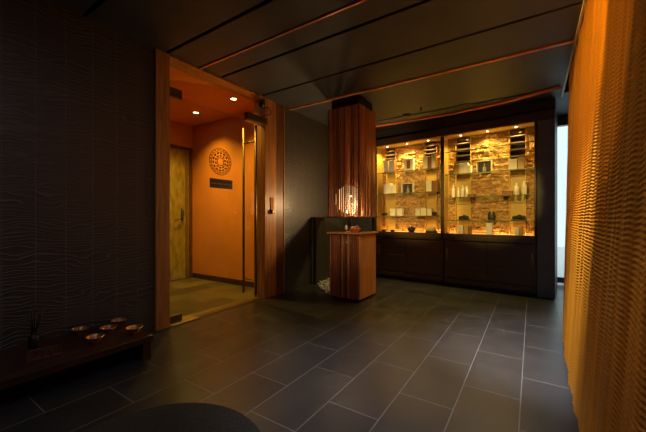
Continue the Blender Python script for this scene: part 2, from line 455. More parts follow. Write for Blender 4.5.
MB().tube([(0.0, 0.0, -0.03), (0.02, 0.12, -0.01), (0.02, 0.17, -0.05), (0.02, 0.16, -0.10), (0.015, 0.09, -0.13), (0.0, 0.02, -0.15), (-0.01, 0.0, -0.19)], 0.005).build('cable', M['black'], sn)
MB().tube([(-0.04, 0, -0.0), (0.0, 0, 0.0)], 0.02).build('bracket', M['black'], sn)
# small copper-coloured plate on the right timber jamb
cp = thing('jamb_plate', 'small copper-coloured plate with dark notch on the timber door jamb', 'plate', (-3.18, 3.46, 1.28))
B(0, 0.010, -0.035, 0.035, -0.07, 0.17).build('plate', M['copperdull'], cp, 0.004)
B(0.012, 0.045, -0.03, 0.03, -0.065, -0.01).build('holder', M['bronze'], cp, 0.004)

# inner door in the vestibule's far wall
d2 = empty('door_2', (-5.5, 2.72, 0)); d2['kind'] = 'structure'
B(-0.10, 0.012, 0.955, 1.015, 0, 2.50).build('frame', M['timber_dark'], d2, 0.003)
B(-0.10, 0.012, 0.0, 0.955, 2.44, 2.50).build('frame', M['timber_dark'], d2, 0.003)
B(-0.04, -0.01, 0.0, 0.955, 0.01, 2.44).build('leaf', M['frosted'], d2)
B(-0.04, 0.005, 0.88, 0.93, 0.01, 2.44).build('stile', M['brass'], d2)
hh = MB().blob((0.015, 0.80, 1.22), (0.02, 0.03, 0.13)).build('handle', M['bronze'], d2)
MB().tube([(0.02, 0.80, 1.18), (0.05, 0.78, 1.17), (0.055, 0.64, 1.10)], 0.012).build('lever', M['bronze'], hh)

# emblem of broken rings and a lettered band, both fixed to the glass leaf (side facing the room)
def arc_seg(mb, r0, r1, a0, a1, th=0.003, n=6):
    vs_ = []; fs_ = []
    for i in range(n+1):
        a = a0 + (a1-a0)*i/n
        for r in (r0, r1):
            for x in (0, th): vs_.append((x, r*math.cos(a), r*math.sin(a)))
    for i in range(n):
        b = 4*i; c = b+4
        fs_ += [(b, b+1, c+1, c), (b+2, c+2, c+3, b+3), (b, c, c+2, b+2), (b+1, b+3, c+3, c+1)]
    fs_ += [(0, 2, 3, 1), (4*n, 4*n+1, 4*n+3, 4*n+2)]
    mb.add(vs_, fs_)
em = empty('emblem', (-0.0735, 2.62-1.745, 1.857)); em.parent = d1
for r0, r1, k, fill, off in ((0.046, 0.055, 1, 1.0, 0), (0.066, 0.084, 10, 0.62, 0.1), (0.100, 0.120, 14, 0.66, 0.0), (0.132, 0.139, 1, 1, 0), (0.147, 0.156, 22, 0.6, 0.05), (0.163, 0.170, 1, 1, 0)):
    mb = MB()
    for i in range(k):
        a = 2*math.pi*i/k + off
        arc_seg(mb, r0, r1, a, a + 2*math.pi*fill/k, n=64 if k == 1 else 5)
    mb.build('ring', M['emblem'], em)
sg = B(-0.0735, -0.0705, 2.46-1.745, 2.81-1.745, 1.522, 1.638).build('lettered_band', M['plaque'], d1)
lb = MB(); y = 2.482-1.745
for wl in (6, 8, 4, 5):
    for i in range(wl):
        h = random.choice((0.010, 0.014, 0.014))
        lb.box(-0.0705, -0.0698, y, y+0.0035, 1.572, 1.572+h)
        lb.box(-0.0705, -0.0698, y, y+0.008, *random.choice(((1.572, 1.5745), (1.579, 1.5815), (1.5835, 1.586))))
        y += 0.0118
    y += 0.015
lb.build('lettering', M['letters'], sg)

# vestibule ceiling downlights
def downlight(loc, label, group, glow, power, col, r=0.05, ang=120, aim=None):
    t = thing('downlight', label, 'ceiling light', loc, 0, group)
    MB().lathe([(r*0.8, -0.001), (r*0.85, -0.006), (r*1.2, -0.006), (r*1.25, 0.0)], n=24).build('rim', M['brass'], t)
    MB().lathe([(0, -0.003), (r*0.8, -0.003)], n=24, smooth=False).build('lens', glow, t)
    if power:
        aim = aim or (0, 0, -1)
        lamp('bulb', (0, 0, -0.02), power, col, 'SPOT', 0.03, ang, 1.0, target=(aim[0], aim[1], aim[2]-0.02), parent=t)
    return t
downlight((-4.71, 3.27, 2.92), 'round recessed downlight in the vestibule ceiling, farther one near the emblem corner', 'vestibule downlights', M['lampglow'], P_VEST, WARM)
downlight((-3.70, 3.20, 2.92), 'round recessed downlight in the vestibule ceiling, the one nearer the door lock', 'vestibule downlights', M['lampglow'], P_VEST, WARM)
downlight((-4.75, 2.75, 2.92), 'recessed downlight beside the timber jamb, partly hidden by the door fitting', 'vestibule downlights', M['lampglow'], P_VEST, WARM, 0.07)

# ceiling fittings in the room, and two added unseen lamps
def pix_ceiling(px, py):
    d = ray(px, py); t = (ZC - EYE)/d.z; return (d.x*t, d.y*t, ZC)
downlight((-0.80, 2.15, ZC), 'added unseen ceiling lamp lighting the middle of the tiled floor', 'added room lamps', M['lampglow'], 230, (1.0, 0.95, 0.96), 0.045, 56)  # unseen lamp, added for the light pool on the floor
downlight((-0.25, 1.72, ZC), 'added unseen ceiling lamp brightening the floor by the bead curtain foot', 'added room lamps', M['lampglow'], 1150, (1.0, 0.97, 0.97), 0.06, 40, aim=(0.34, 1.62, -ZC))  # unseen lamp, added in place of daylight glow on the floor
sd = thing('smoke_detector', 'dark round smoke detector on the ceiling, just beside the slatted column', 'smoke detector', pix_ceiling(407, 115))
MB().lathe([(0, -0.035), (0.04, -0.034), (0.055, -0.02), (0.07, -0.012), (0.075, 0)], n=28).build('cap', M['black'], sd)
MB().lathe([(0.076, 0), (0.092, -0.004), (0.095, 0.0)], n=28).build('base_ring', M['black'], sd)
sk = thing('fire_sprinkler', 'tiny sprinkler head on the ceiling beside the smoke detector', 'sprinkler', pix_ceiling(421, 108))
MB().lathe([(0.0, -0.03), (0.012, -0.028), (0.014, -0.004), (0.035, 0)], n=16).build('body', M['black'], sk)
MB().lathe([(0, -0.046), (0.028, -0.044), (0.028, -0.041), (0, -0.041)], n=12).build('deflector', M['black'], sk)
sp_ = thing('ceiling_speaker', 'round flush speaker in the ceiling above the right showcase', 'speaker', pix_ceiling(465, 106))
MB().lathe([(0, -0.006), (0.09, -0.006)], n=28).build('grille', M['ceil'], sp_)
MB().lathe([(0.09, -0.004), (0.10, -0.010), (0.115, -0.008), (0.118, 0)], n=28).build('rim', M['black'], sp_)

# ================================================================== BEAD CURTAIN
def bead_curtain():
    ys = np.linspace(0.35, 4.78, 520); zs = np.linspace(0.002, 3.08, 1400)
    Y, Z = np.meshgrid(ys, zs)
    foot = np.interp(Y, [0.3, 2.18, 3.2, 3.6, 4.78], [0.19, 0.215, 0.232, 0.245, 0.325])
    k = np.clip(Z/2.87, 0, 1)
    X = foot*(1-k) + 0.372*k
    X += 0.006*np.sin(Y*15.0 + 0.8*np.sin(Y*5)) + 0.003*np.sin(Y*47.0)          # soft gathers
    # rows of small overlapping discs on every strand, drifting a little from strand to strand
    ph = 2*np.pi*(Z/0.0195) + 0.9*np.sin(2*np.pi*Y/0.11 + 1.5*np.sin(Y*3.1)) + 0.5*np.sin(2*np.pi*Y/0.043)
    X -= 0.0065*(0.5+0.5*np.sin(ph))**1.4
    X += 0.0012*np.sin(2*np.pi*Y/0.027)
    V = np.stack([X, Y, Z], -1).reshape(-1, 3)
    nz_, ny_ = Y.shape
    idx = np.arange(nz_*ny_).reshape(nz_, ny_)
    F = np.stack([idx[:-1, :-1], idx[1:, :-1], idx[1:, 1:], idx[:-1, 1:]], -1).reshape(-1, 4)
    me = bpy.data.meshes.new('bead_curtain')
    me.vertices.add(len(V)); me.vertices.foreach_set('co', V.ravel())
    me.loops.add(F.size); me.loops.foreach_set('vertex_index', F.ravel())
    me.polygons.add(len(F)); me.polygons.foreach_set('loop_start', np.arange(0, F.size, 4)); me.polygons.foreach_set('loop_total', np.full(len(F), 4))
    me.update(); me.validate()
    o = bpy.data.objects.new('bead_curtain', me); COL.objects.link(o)
    m, nt, b = newmat('amber_disc_strands')
    b.inputs['Base Color'].default_value = (0.44, 0.175, 0.012, 1)
    b.inputs['Roughness'].default_value = 0.32
    b.inputs['Metallic'].default_value = 0.45
    me.materials.append(m)
    return o
tag(bead_curtain(), 'tall amber curtain of rippling disc strands hanging from ceiling to floor', 'bead curtain', kind='stuff')
for p, e, ang, aim, nm in (((-1.25, 1.92, ZC), 1.0, 50, (0.33, 3.12, 2.12), 'farther'), ((-1.0, 1.60, ZC), 0.24, 60, (0.33, 2.3, 2.2), 'nearer')):
    t = thing('added_curtain_lamp', 'added unseen ceiling lamp aimed at the bead curtain, the %s one' % nm, 'ceiling light', p, 0, 'added curtain lamps')  # out of view, put in to brighten the curtain
    MB().lathe([(0.028, -0.002), (0.036, -0.006), (0.042, 0)], n=20).build('rim', M['black'], t)
    lamp('bulb', (0, 0, -0.015), P_WASH*e, WARM, 'SPOT', 0.03, ang, 0.3, target=tuple(a-b for a, b in zip(aim, p)), parent=t)

# ================================================================== COLUMN, SHELF, PEDESTAL
X0, X1, Y0, Y1 = -2.47, -1.98, 3.90, 4.42
colm = thing('slatted_column', 'tall hanging column of thin vertical wooden slats below the ceiling', 'slatted column', (0, 0, 0))
zb, zt = 1.175, 2.72
n = 16
tones = [M['slat'], M['slat'], M['slat_pale'], M['slat_dark']]
pitch = (X1-X0)/n
for i in range(n):
    a = X0 + pitch*(i+0.5); d = random.choice((0, 0.006, 0.010))
    B(a-0.0098, a+0.0098, Y0-0.004-d, Y0+0.006-d, zb, zt).build('slat', random.choice(tones), colm)
    a = Y0 + (Y1-Y0)*(i+0.5)/n; d = random.choice((0, 0.006, 0.010))
    B(X1-0.006+d, X1+0.004+d, a-0.0118, a+0.0118, zb, zt).build('slat', random.choice(tones), colm)
    a = X0 + pitch*(i+0.5)
    B(a-0.011, a+0.011, Y1-0.006, Y1+0.006, zb, zt).build('slat', M['slat'], colm)
st = MB()
for i in range(46):
    z = zb+0.03+i*(zt-zb-0.05)/45
    st.tube([(X0, Y0-0.016, z), (X1+0.016, Y0-0.016, z), (X1+0.016, Y1, z)], 0.0016, 5)
st.build('weaving_cords', M['slat_dark'], colm)
for (a, b) in ((X0, Y0), (X1, Y0), (X1, Y1), (X0, Y1)):
    B(a-0.012, a+0.012, b-0.012, b+0.012, zb, 2.72).build('corner_post', M['slat_dark'], colm)
B(X0+0.03, X1-0.03, Y0+0.03, Y1-0.03, 2.72, 2.868).build('cap', M['black'], colm)
lt = thing('globe_lamp', 'glowing round globe lamp inside the slatted column', 'lamp', (-2.27, 4.14, 1.175))
MB().lathe([(0, 0), (0.07, 0), (0.07, 0.012), (0.02, 0.02), (0.02, 0.05)], n=24).build('base', M['black'], lt)
MB().lathe([(0.03, 0.04)] + [(0.205*math.sin(a), 0.25-0.205*math.cos(a)) for a in np.linspace(0.25, math.pi-0.01, 18)], n=32).build('globe', M['globe'], lt)
lamp('bulb', (0.22, -0.22, 0.05), P_GLOBE*0.16, (1, 0.66, 0.30), 'POINT', 0.02, parent=lt)
lamp('bulb', (-0.30, 0.10, 0.20), P_GLOBE, (1, 0.66, 0.30), 'POINT', 0.04, parent=lt)
for dx, dy, dz, lab in ((0.10, -0.19, 0.035, 'tiny bright bulb low inside the slatted column'), (0.16, -0.17, 0.26, 'tiny bright bulb higher up inside the slatted column')):
    bt = thing('light_bulb', lab, 'light bulb', (-2.28+dx, 4.12+dy, 1.20+dz))
    MB().blob((0, 0, 0), (0.014, 0.014, 0.018)).build('bulb_glass', M['caseglow'], bt)
    MB().lathe([(0.008, -0.016), (0.010, -0.034), (0, -0.035)], n=12).build('socket', M['brass'], bt)

sh = thing('wall_shelf', 'thin dark shelf at eye level under the slatted column, on one slim post', 'shelf')
MB().prism([(-3.19, 4.46), (-2.50, 3.87), (-1.95, 3.87), (-1.95, 4.46), (-2.40, 4.85), (-3.19, 4.85)], 1.150, 1.172).build('top', M['timber_dark'], sh, 0.002)
B(-3.165, -3.13, 4.50, 4.535, 0, 1.150).build('post', M['black'], sh)
B(X1-0.03, X1, Y1-0.03, Y1, 0.955, 1.150).build('post', M['black'], sh)

pd = thing('pedestal', 'square wooden pedestal with slatted front under the slatted column', 'pedestal')
XA, XB, YA, YB, HP = -2.44, -1.956, 3.88, 4.41, 0.925
B(XA-0.035, XB+0.03, YA-0.03, YB+0.035, HP, HP+0.022).build('top', M['board'], pd, 0.003)
B(XB-0.02, XB, YA, YB, 0.03, HP).build('side_panel', M['board'], pd, 0.002)
B(XA, XA+0.02, YA, YB, 0.03, HP).build('side_panel', M['board'], pd, 0.002)
B(XA+0.02, XB-0.02, YB-0.02, YB, 0.03, HP).build('back_panel', M['board'], pd)
B(XA+0.01, XB-0.01, YA+0.01, YB-0.01, 0.03, 0.06).build('floor_board', M['slat_dark'], pd)
for z in (0.27, 0.50): B(XA+0.02, XB-0.02, YA+0.03, YB-0.02, z, z+0.015).build('inner_shelf', M['slat_dark'], pd)
B(XA+0.03, XB-0.03, YA+0.03, YB-0.03, 0.0, 0.03).build('plinth', M['black'], pd)
n = 15
for i in range(n):
    a = XA + 0.012 + (XB-XA-0.024)*(i+0.5)/n; d = random.choice((0, 0.005, 0.009))
    B(a-0.0108, a+0.0108, YA-0.004-d, YA+0.008-d, 0.03, HP).build('slat', random.choice((M['slat_dark'], M['slat_dark'], M['slat_deep'], M['slat'])), pd)
k = 0
for z, xs in ((0.285, (-2.20, -2.15, -2.10, -2.05)), (0.515, (-2.17, -2.11, -2.05))):
    for x in xs:
        k += 1
        bt = MB().lathe([(0, 0), (0.017, 0), (0.018, 0.055), (0.008, 0.07), (0.008, 0.088), (0, 0.088)], n=14).build('oil_bottle', M['amber'])
        bt.location = (x, YA+0.07, z)
        tag(bt, ('small amber bottle on the lower' if z < 0.4 else 'small amber bottle on the upper') + ' shelf inside the slatted pedestal', 'bottle', 'bottles inside the pedestal')
lamp('bulb', (-2.10, YA+0.16, 0.80), 0.25, GOLD, 'POINT', 0.02)  # added weak lamp to light the bottles inside

# things on the pedestal
zp = HP+0.022
by = thing('copper_bowl', 'copper bowl heaped with red dried petals on the pedestal top', 'bowl', (-2.06, 3.945, zp))
MB().lathe([(0, 0.004), (0.03, 0.004), (0.035, 0), (0.04, 0.0), (0.075, 0.055), (0.082, 0.06), (0.078, 0.063), (0.036, 0.012), (0, 0.010)], n=28).build('bowl', M['copper'], by)
pt = MB()
for i in range(34):
    a = random.uniform(0, 6.28); r = 0.06*math.sqrt(random.random())
    pt.blob((r*math.cos(a), r*math.sin(a), 0.05+0.035*(1-r/0.06)+random.uniform(-.006, .01)), (0.018, 0.012, 0.006), 7, 4, 0.2, a)
ptl = pt.build('dried_petals', M['petal'], by); ptl['kind'] = 'stuff'
cd = thing('candle_holder', 'ivory candle in a stemmed copper holder on the pedestal top', 'candle', (-2.195, 3.93, zp))
MB().lathe([(0, 0), (0.03, 0), (0.028, 0.006), (0.008, 0.012), (0.008, 0.03), (0.026, 0.04), (0.028, 0.05), (0, 0.045)], n=20).build('holder', M['copper'], cd)
MB().lathe([(0.020, 0.042), (0.024, 0.06), (0.021, 0.085), (0.012, 0.1), (0, 0.102)], n=20).build('wax', M['candle'], cd)
MB().tube([(0, 0, 0.10), (0.002, 0, 0.115)], 0.0015, 5).build('wick', M['black'], cd)
hj = thing('handled_jug', 'squat cream and copper jug with an angled handle beside the petal bowl', 'jug', (-2.145, 4.02, zp))
MB().lathe([(0, 0), (0.032, 0), (0.045, 0.03), (0.036, 0.065), (0.03, 0.075), (0.034, 0.085), (0.028, 0.082), (0, 0.02)], n=24).build('body', M['copper'], hj)
MB().tube([(0.036, 0, 0.07), (0.075, 0, 0.10), (0.095, 0, 0.09), (0.085, 0, 0.05), (0.044, 0, 0.03)], 0.007).build('handle', M['candle'], hj)
fl = thing('pale_flower', 'pale cream flower head lying among the copper pieces on the pedestal', 'flower', (-2.145, 3.90, zp))
pm = MB()
for i in range(9):
    a = 2*math.pi*i/9
    pm.blob((0.016*math.cos(a), 0.016*math.sin(a), 0.012), (0.016, 0.008, 0.005), 8, 5, 0.05, a)
pm.build('petals', M['candle'], fl)
MB().blob((0, 0, 0.014), (0.009, 0.009, 0.008)).build('centre', M['tan'], fl)

p = Vector((-1.15, 1.90, ZC))
t = thing('added_pedestal_lamp', 'added unseen ceiling lamp aimed at the pedestal top', 'ceiling light', p)
MB().lathe([(0.03, -0.002), (0.04, -0.008), (0.046, 0)], n=20).build('rim', M['black'], t)
lamp('bulb', (0, 0, -0.02), P_PED, (1, 0.80, 0.52), 'SPOT', 0.02, 22, 1.0, target=Vector((-2.10, 3.93, 1.0))-p, parent=t)
# white pebbles in the corner by the post
pb = MB()
for i in range(520):
    x = random.uniform(-3.17, -2.50); y = random.uniform(4.05, 5.05)
    if y - 4.05 < -(x + 2.62)*1.0 - 0.02: continue
    r = random.uniform(0.012, 0.026)
    pb.blob((x, y, r*0.55+random.choice((0, 0, 0.012))), (r*1.2, r, r*0.6), 7, 4, 0.12, random.uniform(0, 3))
tag(pb.build('white_pebbles', M['pebble']), 'bed of loose white pebbles on the floor behind the pedestal', 'pebbles', kind='stuff')

# ================================================================== BENCH AND ITS THINGS
bn = thing('low_bench', 'long low dark red-brown bench along the relief tile wall', 'bench', (-3.18, 1.40, 0))
B(0, 0.60, -3.6, 0.0, 0.145, 0.20).build('top', M['bench'], bn, 0.006)
B(0.02, 0.58, -0.075, -0.01, 0.0, 0.145).build('leg', M['bench'], bn, 0.003)
B(0.02, 0.58, -3.5, -3.43, 0.0, 0.145).build('leg', M['bench'], bn, 0.003)
B(0.02, 0.30, -3.43, -0.075, 0.0, 0.145).build('plinth', M['black'], bn)
ZB = 0.20
bowl_prof = [(0, 0.010), (0.026, 0.010), (0.024, 0), (0.029, 0), (0.031, 0.010), (0.046, 0.024), (0.058, 0.046), (0.063, 0.050), (0.062, 0.053), (0.056, 0.050), (0.044, 0.030), (0.028, 0.018), (0, 0.016)]
bl = [((-3.08, 1.07), 'shallow copper bowl on the bench beside the tile wall, nearest the wooden tray'),
      ((-2.78, 1.06), 'shallow copper bowl at the front edge of the bench, second from the tray'),
      ((-2.92, 1.21), 'shallow copper bowl in the middle of the group of five on the bench'),
      ((-3.05, 1.35), 'shallow copper bowl on the bench beside the tile wall, nearest the door jamb'),
      ((-2.74, 1.325), 'shallow copper bowl at the front corner of the bench end')]
pbowl = None
for (x, y), lab in bl:
    if not pbowl:
        pbowl = thing('copper_bowl', lab, 'bowl', (x, y, ZB), 0, 'copper bowls on the bench')
        MB().lathe(bowl_prof, n=36).build('shell', M['copper'], pbowl)
        MB().lathe([(0, 0.024), (0.03, 0.024), (0.038, 0.026)], n=24).build('salt_filling', M['petal'], pbowl)
    else: copy_thing(pbowl, (x, y, ZB), lab)
rd = thing('reed_diffuser', 'dark glass bottle with black reed sticks on the low bench', 'reed diffuser', (-3.02, 0.764, ZB))
MB().lathe([(0, 0), (0.028, 0), (0.031, 0.004), (0.031, 0.085), (0.026, 0.095), (0.014, 0.10), (0.014, 0.118), (0.017, 0.12), (0.017, 0.126), (0, 0.126)], n=24).build('bottle', M['black'], rd)
for i in range(5):
    a = i*1.257+0.4
    MB().tube([(0.004*math.cos(a), 0.004*math.sin(a), 0.10), (0.045*math.cos(a)+0.01, 0.045*math.sin(a)+0.015, 0.285)], 0.0035, 6).build('reed', M['black'], rd)
ty = thing('wooden_tray', 'rectangular red wooden tray with rimmed edge on the low bench', 'tray', (-2.82, 0.77, ZB), R(-14))
B(-0.11, 0.11, -0.09, 0.09, 0, 0.010).build('base', M['tray'], ty)
for (a, b, c, d) in ((-0.11, 0.11, -0.09, -0.08), (-0.11, 0.11, 0.08, 0.09), (-0.11, -0.10, -0.08, 0.08), (0.10, 0.11, -0.08, 0.08)):
    B(a, b, c, d, 0.0, 0.022).build('rim', M['tray'], ty, 0.002)
for i in range(3):
    MB().tube([(-0.07, -0.05+i*0.04, 0.014), (0.0, -0.03+i*0.03, 0.016), (0.08, -0.04+i*0.045, 0.014)], 0.005, 6).build('carved_ridge', M['tray'], ty)

rg = MB().lathe([(0, 0.016), (0.30, 0.017), (0.53, 0.016), (0.55, 0.008), (0.55, 0)], n=96)
tag(rg.build('round_rug', M['rug'], loc=(-1.45, 0.735, 0)), 'round charcoal pile rug lying on the dark tiles', 'rug')

ds = thing('door_stop', 'small round brown door stop on the floor by the terrace door', 'door stop', (0.405, 5.75, 0))
MB().lathe([(0, 0.03), (0.018, 0.028), (0.025, 0.012), (0.022, 0), (0, 0)], n=20).build('dome', M['bronze'], ds)
MB().lathe([(0.025, 0.008), (0.030, 0.004), (0.030, 0)], n=20).build('base_ring', M['brass'], ds)

# ================================================================== SHOWCASES
FLOOR_Z, TOP_Z = 0.885, 2.55
def stone_grid(x0, x1, z0, z1, base, amp=0.05, row=0.034, leng=0.12):
    """one continuous split-face stone surface, facing -y"""
    nx = max(6, int((x1-x0)/0.007)); nz_ = int((z1-z0)/0.006)
    xs = np.linspace(x0, x1, nx); zs = np.linspace(z0, z1, nz_)
    rows = [z0]
    while rows[-1] < z1: rows.append(rows[-1] + row*rng.uniform(0.6, 1.5))
    H = np.zeros((nz_, nx))
    for a, b in zip(rows, rows[1:]):
        zi = (zs >= a) & (zs < b)
        p = x0 - rng.uniform(0, leng)
        while p < x1:
            q = p + leng*rng.uniform(0.4, 1.5)
            xi = (xs >= p) & (xs < q)
            h = rng.uniform(0, 1); tilt = rng.uniform(-0.4, 0.4); tx = rng.uniform(-0.3, 0.3)
            zz = (zs[zi]-a)/(b-a); xx = (xs[xi]-p)/(q-p)
            H[np.ix_(zi, xi)] = h + tilt*(zz[:, None]-.5) + tx*(xx[None, :]-.5)
            p = q
    H += 0.16*rng.standard_normal(H.shape)
    vs_ = [(xs[i], base - amp*H[j, i], zs[j]) for j in range(nz_) for i in range(nx)]
    fs_ = [(j*nx+i, j*nx+i+1, (j+1)*nx+i+1, (j+1)*nx+i) for j in range(nz_-1) for i in range(nx-1)]
    return MB().add(vs_, fs_)

def showcase(label, pxs, shelf_z, xl, xr, mirror_from=0):
    """pxs: picture columns of strip | niche | stone | niche | strip boundaries"""
    t = thing('showcase', label, 'showcase', (P0.x, P0.y, 0), -CA, 'built-in showcases')
    D = 0.24
    b0, b1, b2, b3 = [cx(p, D) for p in pxs]
    B(xl, xr, 0.30, 0.42, FLOOR_Z, TOP_Z).build('back_panel', M['panel'], t)
    B(xl, xr, 0.0, 0.42, TOP_Z, TOP_Z+0.02).build('ceiling_board', M['tan'], t)
    B(xl, xr, -0.02, 0.42, FLOOR_Z-0.04, FLOOR_Z).build('floor_board', M['casewood'], t, 0.003)
    for x in (xl, xr):
        B(x-0.013, x+0.013, 0.004, 0.42, FLOOR_Z, TOP_Z).build('side_lining', M['tan'], t, 0.003)
        B(x-0.013, x+0.013, -0.012, 0.004, FLOOR_Z, TOP_Z).build('side_frame', M['casewood'], t, 0.003)
    for a, b in ((xl+0.02, b0), (b1, b2), (b3, xr-0.02)):
        stone_grid(a, b, FLOOR_Z, TOP_Z, D+0.03).build('stone_panel', M['stone'], t)
        for q in (a, b): B(q-0.004, q+0.004, D-0.03, 0.30, FLOOR_Z, TOP_Z).build('panel_edge', M['tan'], t)
    zs_ = shelf_z[mirror_from]
    for a, b in ((b0, b1), (b2, b3)):
        B(a+0.004, b-0.004, 0.285, 0.30, zs_, TOP_Z).build('mirror', M['mirror'], t)
        for q in range(4):
            z = zs_+0.22+q*(TOP_Z-zs_-0.22)/4.2
            B(a+0.005, b-0.005, 0.19, 0.285, z, z+0.018).build('niche_slat', M['casewood'], t)
    B(xl+0.03, xr-0.03, 0.190, 0.204, FLOOR_Z, FLOOR_Z+0.006).build('added_glow_strip', M['stripglow'], t)  # added glowing strip, gives the lower stone its orange light
    l = bpy.data.lights.new('added_uplight', 'AREA'); l.shape = 'RECTANGLE'; l.size = xr-xl-0.08; l.size_y = 0.01
    l.energy = P_UPLIGHT; l.color = (1.0, 0.46, 0.10)
    lo = bpy.data.objects.new('added_uplight', l); lo.location = ((xl+xr)/2, 0.197, FLOOR_Z+0.012); lo.rotation_euler = (R(160), 0, 0)
    COL.objects.link(lo); lo.parent = t
    for z in shelf_z:
        s = B(xl+0.02, xr-0.02, 0.0, 0.28, z-0.010, z).build('shelf', M['shelfglass'], t)
        B(xl+0.02, xr-0.02, -0.004, 0.0, z-0.011, z+0.001).build('shelf_edge', M['greenedge'], s)
    return t, (b0, b1, b2, b3)
LX = (-2.86, cx(441.5)); RX = (cx(443.5), cx(537)-0.018)
LS = [2.03, 1.62, 1.19]; RS = [2.275, 1.89, 1.50, 1.11]
sL, bL = showcase('lit golden showcase with three glass shelves, half behind the slatted column', (386, 396, 425.5, 437), LS, LX[0], LX[1])
sR, bR = showcase('lit golden showcase with four glass shelves, beside the grey end post', (456, 471, 509.5, 526), RS, RX[0], RX[1], 1)

def cabw(x, y, z):
    e = Vector((math.cos(CA), -math.sin(CA))); n = Vector((math.sin(CA), math.cos(CA)))
    q = P0 + e*x + n*y
    return (q.x, q.y, z)

for (bx, lab) in ((bL, 'left'), (bR, 'right')):
    for j, (a, b) in enumerate(((bx[0], bx[1]), (bx[1], bx[2]), (bx[2], bx[3]))):
        side = 'half-hidden' if lab == 'left' else 'four-shelf'
        where = ('niche nearer the column', 'middle stone panel', 'niche farther from the column')[j]
        t = thing('spotlight', 'tiny bright spotlight over the %s in the %s showcase' % (where, side), 'spotlight', cabw((a+b)/2, 0.09, TOP_Z), 0, 'showcase spotlights')
        MB().lathe([(0.018, -0.004), (0.026, -0.008), (0.032, 0)], n=18).build('rim', M['brass'], t)
        MB().lathe([(0, -0.005), (0.018, -0.005)], n=18, smooth=False).build('lens', M['caseglow'], t)
        lamp('bulb', (0, 0, -0.02), P_CASE*(1.3 if j == 1 else 0.8), GOLD, 'SPOT', 0.015, 130, 0.9, target=(0, 0.02, -1), parent=t)

for k, (xx, lab) in enumerate(((-2.05, 'half-hidden'), (-0.88, 'four-shelf'))):
    p = Vector((-1.15+0.55*k, 1.75, ZC))
    t = thing('added_showcase_lamp', 'added unseen ceiling lamp aimed at the %s showcase' % lab, 'ceiling light', p, 0, 'added showcase lamps')
    MB().lathe([(0.03, -0.002), (0.04, -0.008), (0.046, 0)], n=20).build('rim', M['black'], t)
    q = Vector(cabw(xx, 0.15, 1.45))
    lamp('bulb', (0, 0, -0.02), P_PROJ, GOLD, 'SPOT', 0.02, 22, 0.6, target=q-p, parent=t)

# ---- low cabinets under the showcases
def base_cabinet(label, xl, xr, doors, handles):
    t = thing('base_cabinet', label, 'cabinet', (P0.x, P0.y, 0), -CA, 'base cabinets')
    B(xl, xr, 0.02, 0.44, 0.05, 0.845).build('body', M['casewood'], t)
    B(xl, xr, 0.05, 0.44, 0.0, 0.05).build('toe_kick', M['black'], t)
    B(xl, xr, -0.03, 0.02, 0.775, 0.845).build('ledge', M['casewood'], t, 0.004)
    B(xl, xr, -0.006, 0.02, 0.05, 0.13).build('bottom_rail', M['casewood'], t, 0.003)
    for (a, b), hx in zip(doors, handles):
        d = B(a, b, -0.002, 0.02, 0.145, 0.755).build('door', M['casewood'], t, 0.004)
        h = MB().tube([(hx, -0.035, 0.46), (hx, -0.035, 0.62)], 0.008, 10)
        hh_ = h.build('handle', M['brass'], d)
        B(hx-0.016, hx+0.016, -0.006, -0.001, 0.44, 0.64).build('handle_plate', M['brass'], hh_, 0.002)
        for z in (0.49, 0.59): MB().tube([(hx, 0.0, z), (hx, -0.035, z)], 0.005, 8).build('handle_stem', M['brass'], hh_)
    return t
rx0, rx1 = RX[0]+0.01, cx(537)-0.005; rm = (rx0+rx1)/2
base_cabinet('dark wooden base cabinet with two brass-handled doors beside the grey end post', rx0, rx1, ((rx0+0.01, rm-0.003), (rm+0.003, rx1-0.01)), (rx0+0.05, rx1-0.05))
lx0, lx1 = LX[0]-0.05, RX[0]-0.01; lm = (lx0+lx1)/2
lc = base_cabinet('dark wooden base cabinet with a brass strip, half behind the pedestal', lx0, lx1, ((lx0+0.01, lm-0.003), (lm+0.003, lx1-0.05)), (lx0+0.05, lx0+0.12))
zz = cz(390, 254); B(lx0+0.3, cx(405), -0.008, -0.002, zz-0.006, zz+0.006).build('brass_strip', M['brass'], lc)

# ---- goods
def place(o, x, y, z, rz=0.0):
    o.location = cabw(x, y, z); o.rotation_euler = (0, 0, -CA+rz)
def carton(px0, px1, z, py_top, label, mat='white', side=None, depth=0.10, y=0.06, group=None, lid=True, rz=0.0):
    """upright carton: picture columns px0..px1 set its width, py_top its height"""
    xa, xb = cx(px0, y), cx(px1, y); h = cz((px0+px1)/2, py_top, y) - z
    w_ = xb-xa
    t = thing('gift_carton', label, 'carton', (0, 0, 0), 0, group)
    place(t, (xa+xb)/2, y + depth/2, z, rz)
    B(-w_/2, w_/2, -depth/2, depth/2, 0, h*0.86 if lid else h).build('box', M[mat], t, 0.002)
    if lid: B(-w_/2-0.0015, w_/2+0.0015, -depth/2-0.0015, depth/2+0.0015, h*0.86+0.001, h).build('lid', M[mat], t, 0.002)
    if side:
        B(w_/2+0.0005, w_/2+0.003, -depth/2, depth/2, 0, h*0.99).build('side_sleeve', M[side], t)
    return t
def flask(px, z, py_top, label, r=0.022, mat='bottle', y=0.10, group=None):
    h = cz(px, py_top, y) - z
    t = thing('flask', label, 'bottle', (0, 0, 0), 0, group); place(t, cx(px, y), y, z)
    MB().lathe([(0, 0), (r*0.93, 0), (r, 0.004), (r, h*0.70), (r*0.85, h*0.76), (r*0.45, h*0.79), (0, h*0.79)], n=20).build('body', M[mat], t)
    MB().lathe([(r*0.55, h*0.785), (r*0.6, h*0.80), (r*0.6, h*0.99), (r*0.5, h), (0, h)], n=16).build('cap', M[mat], t)
    return t
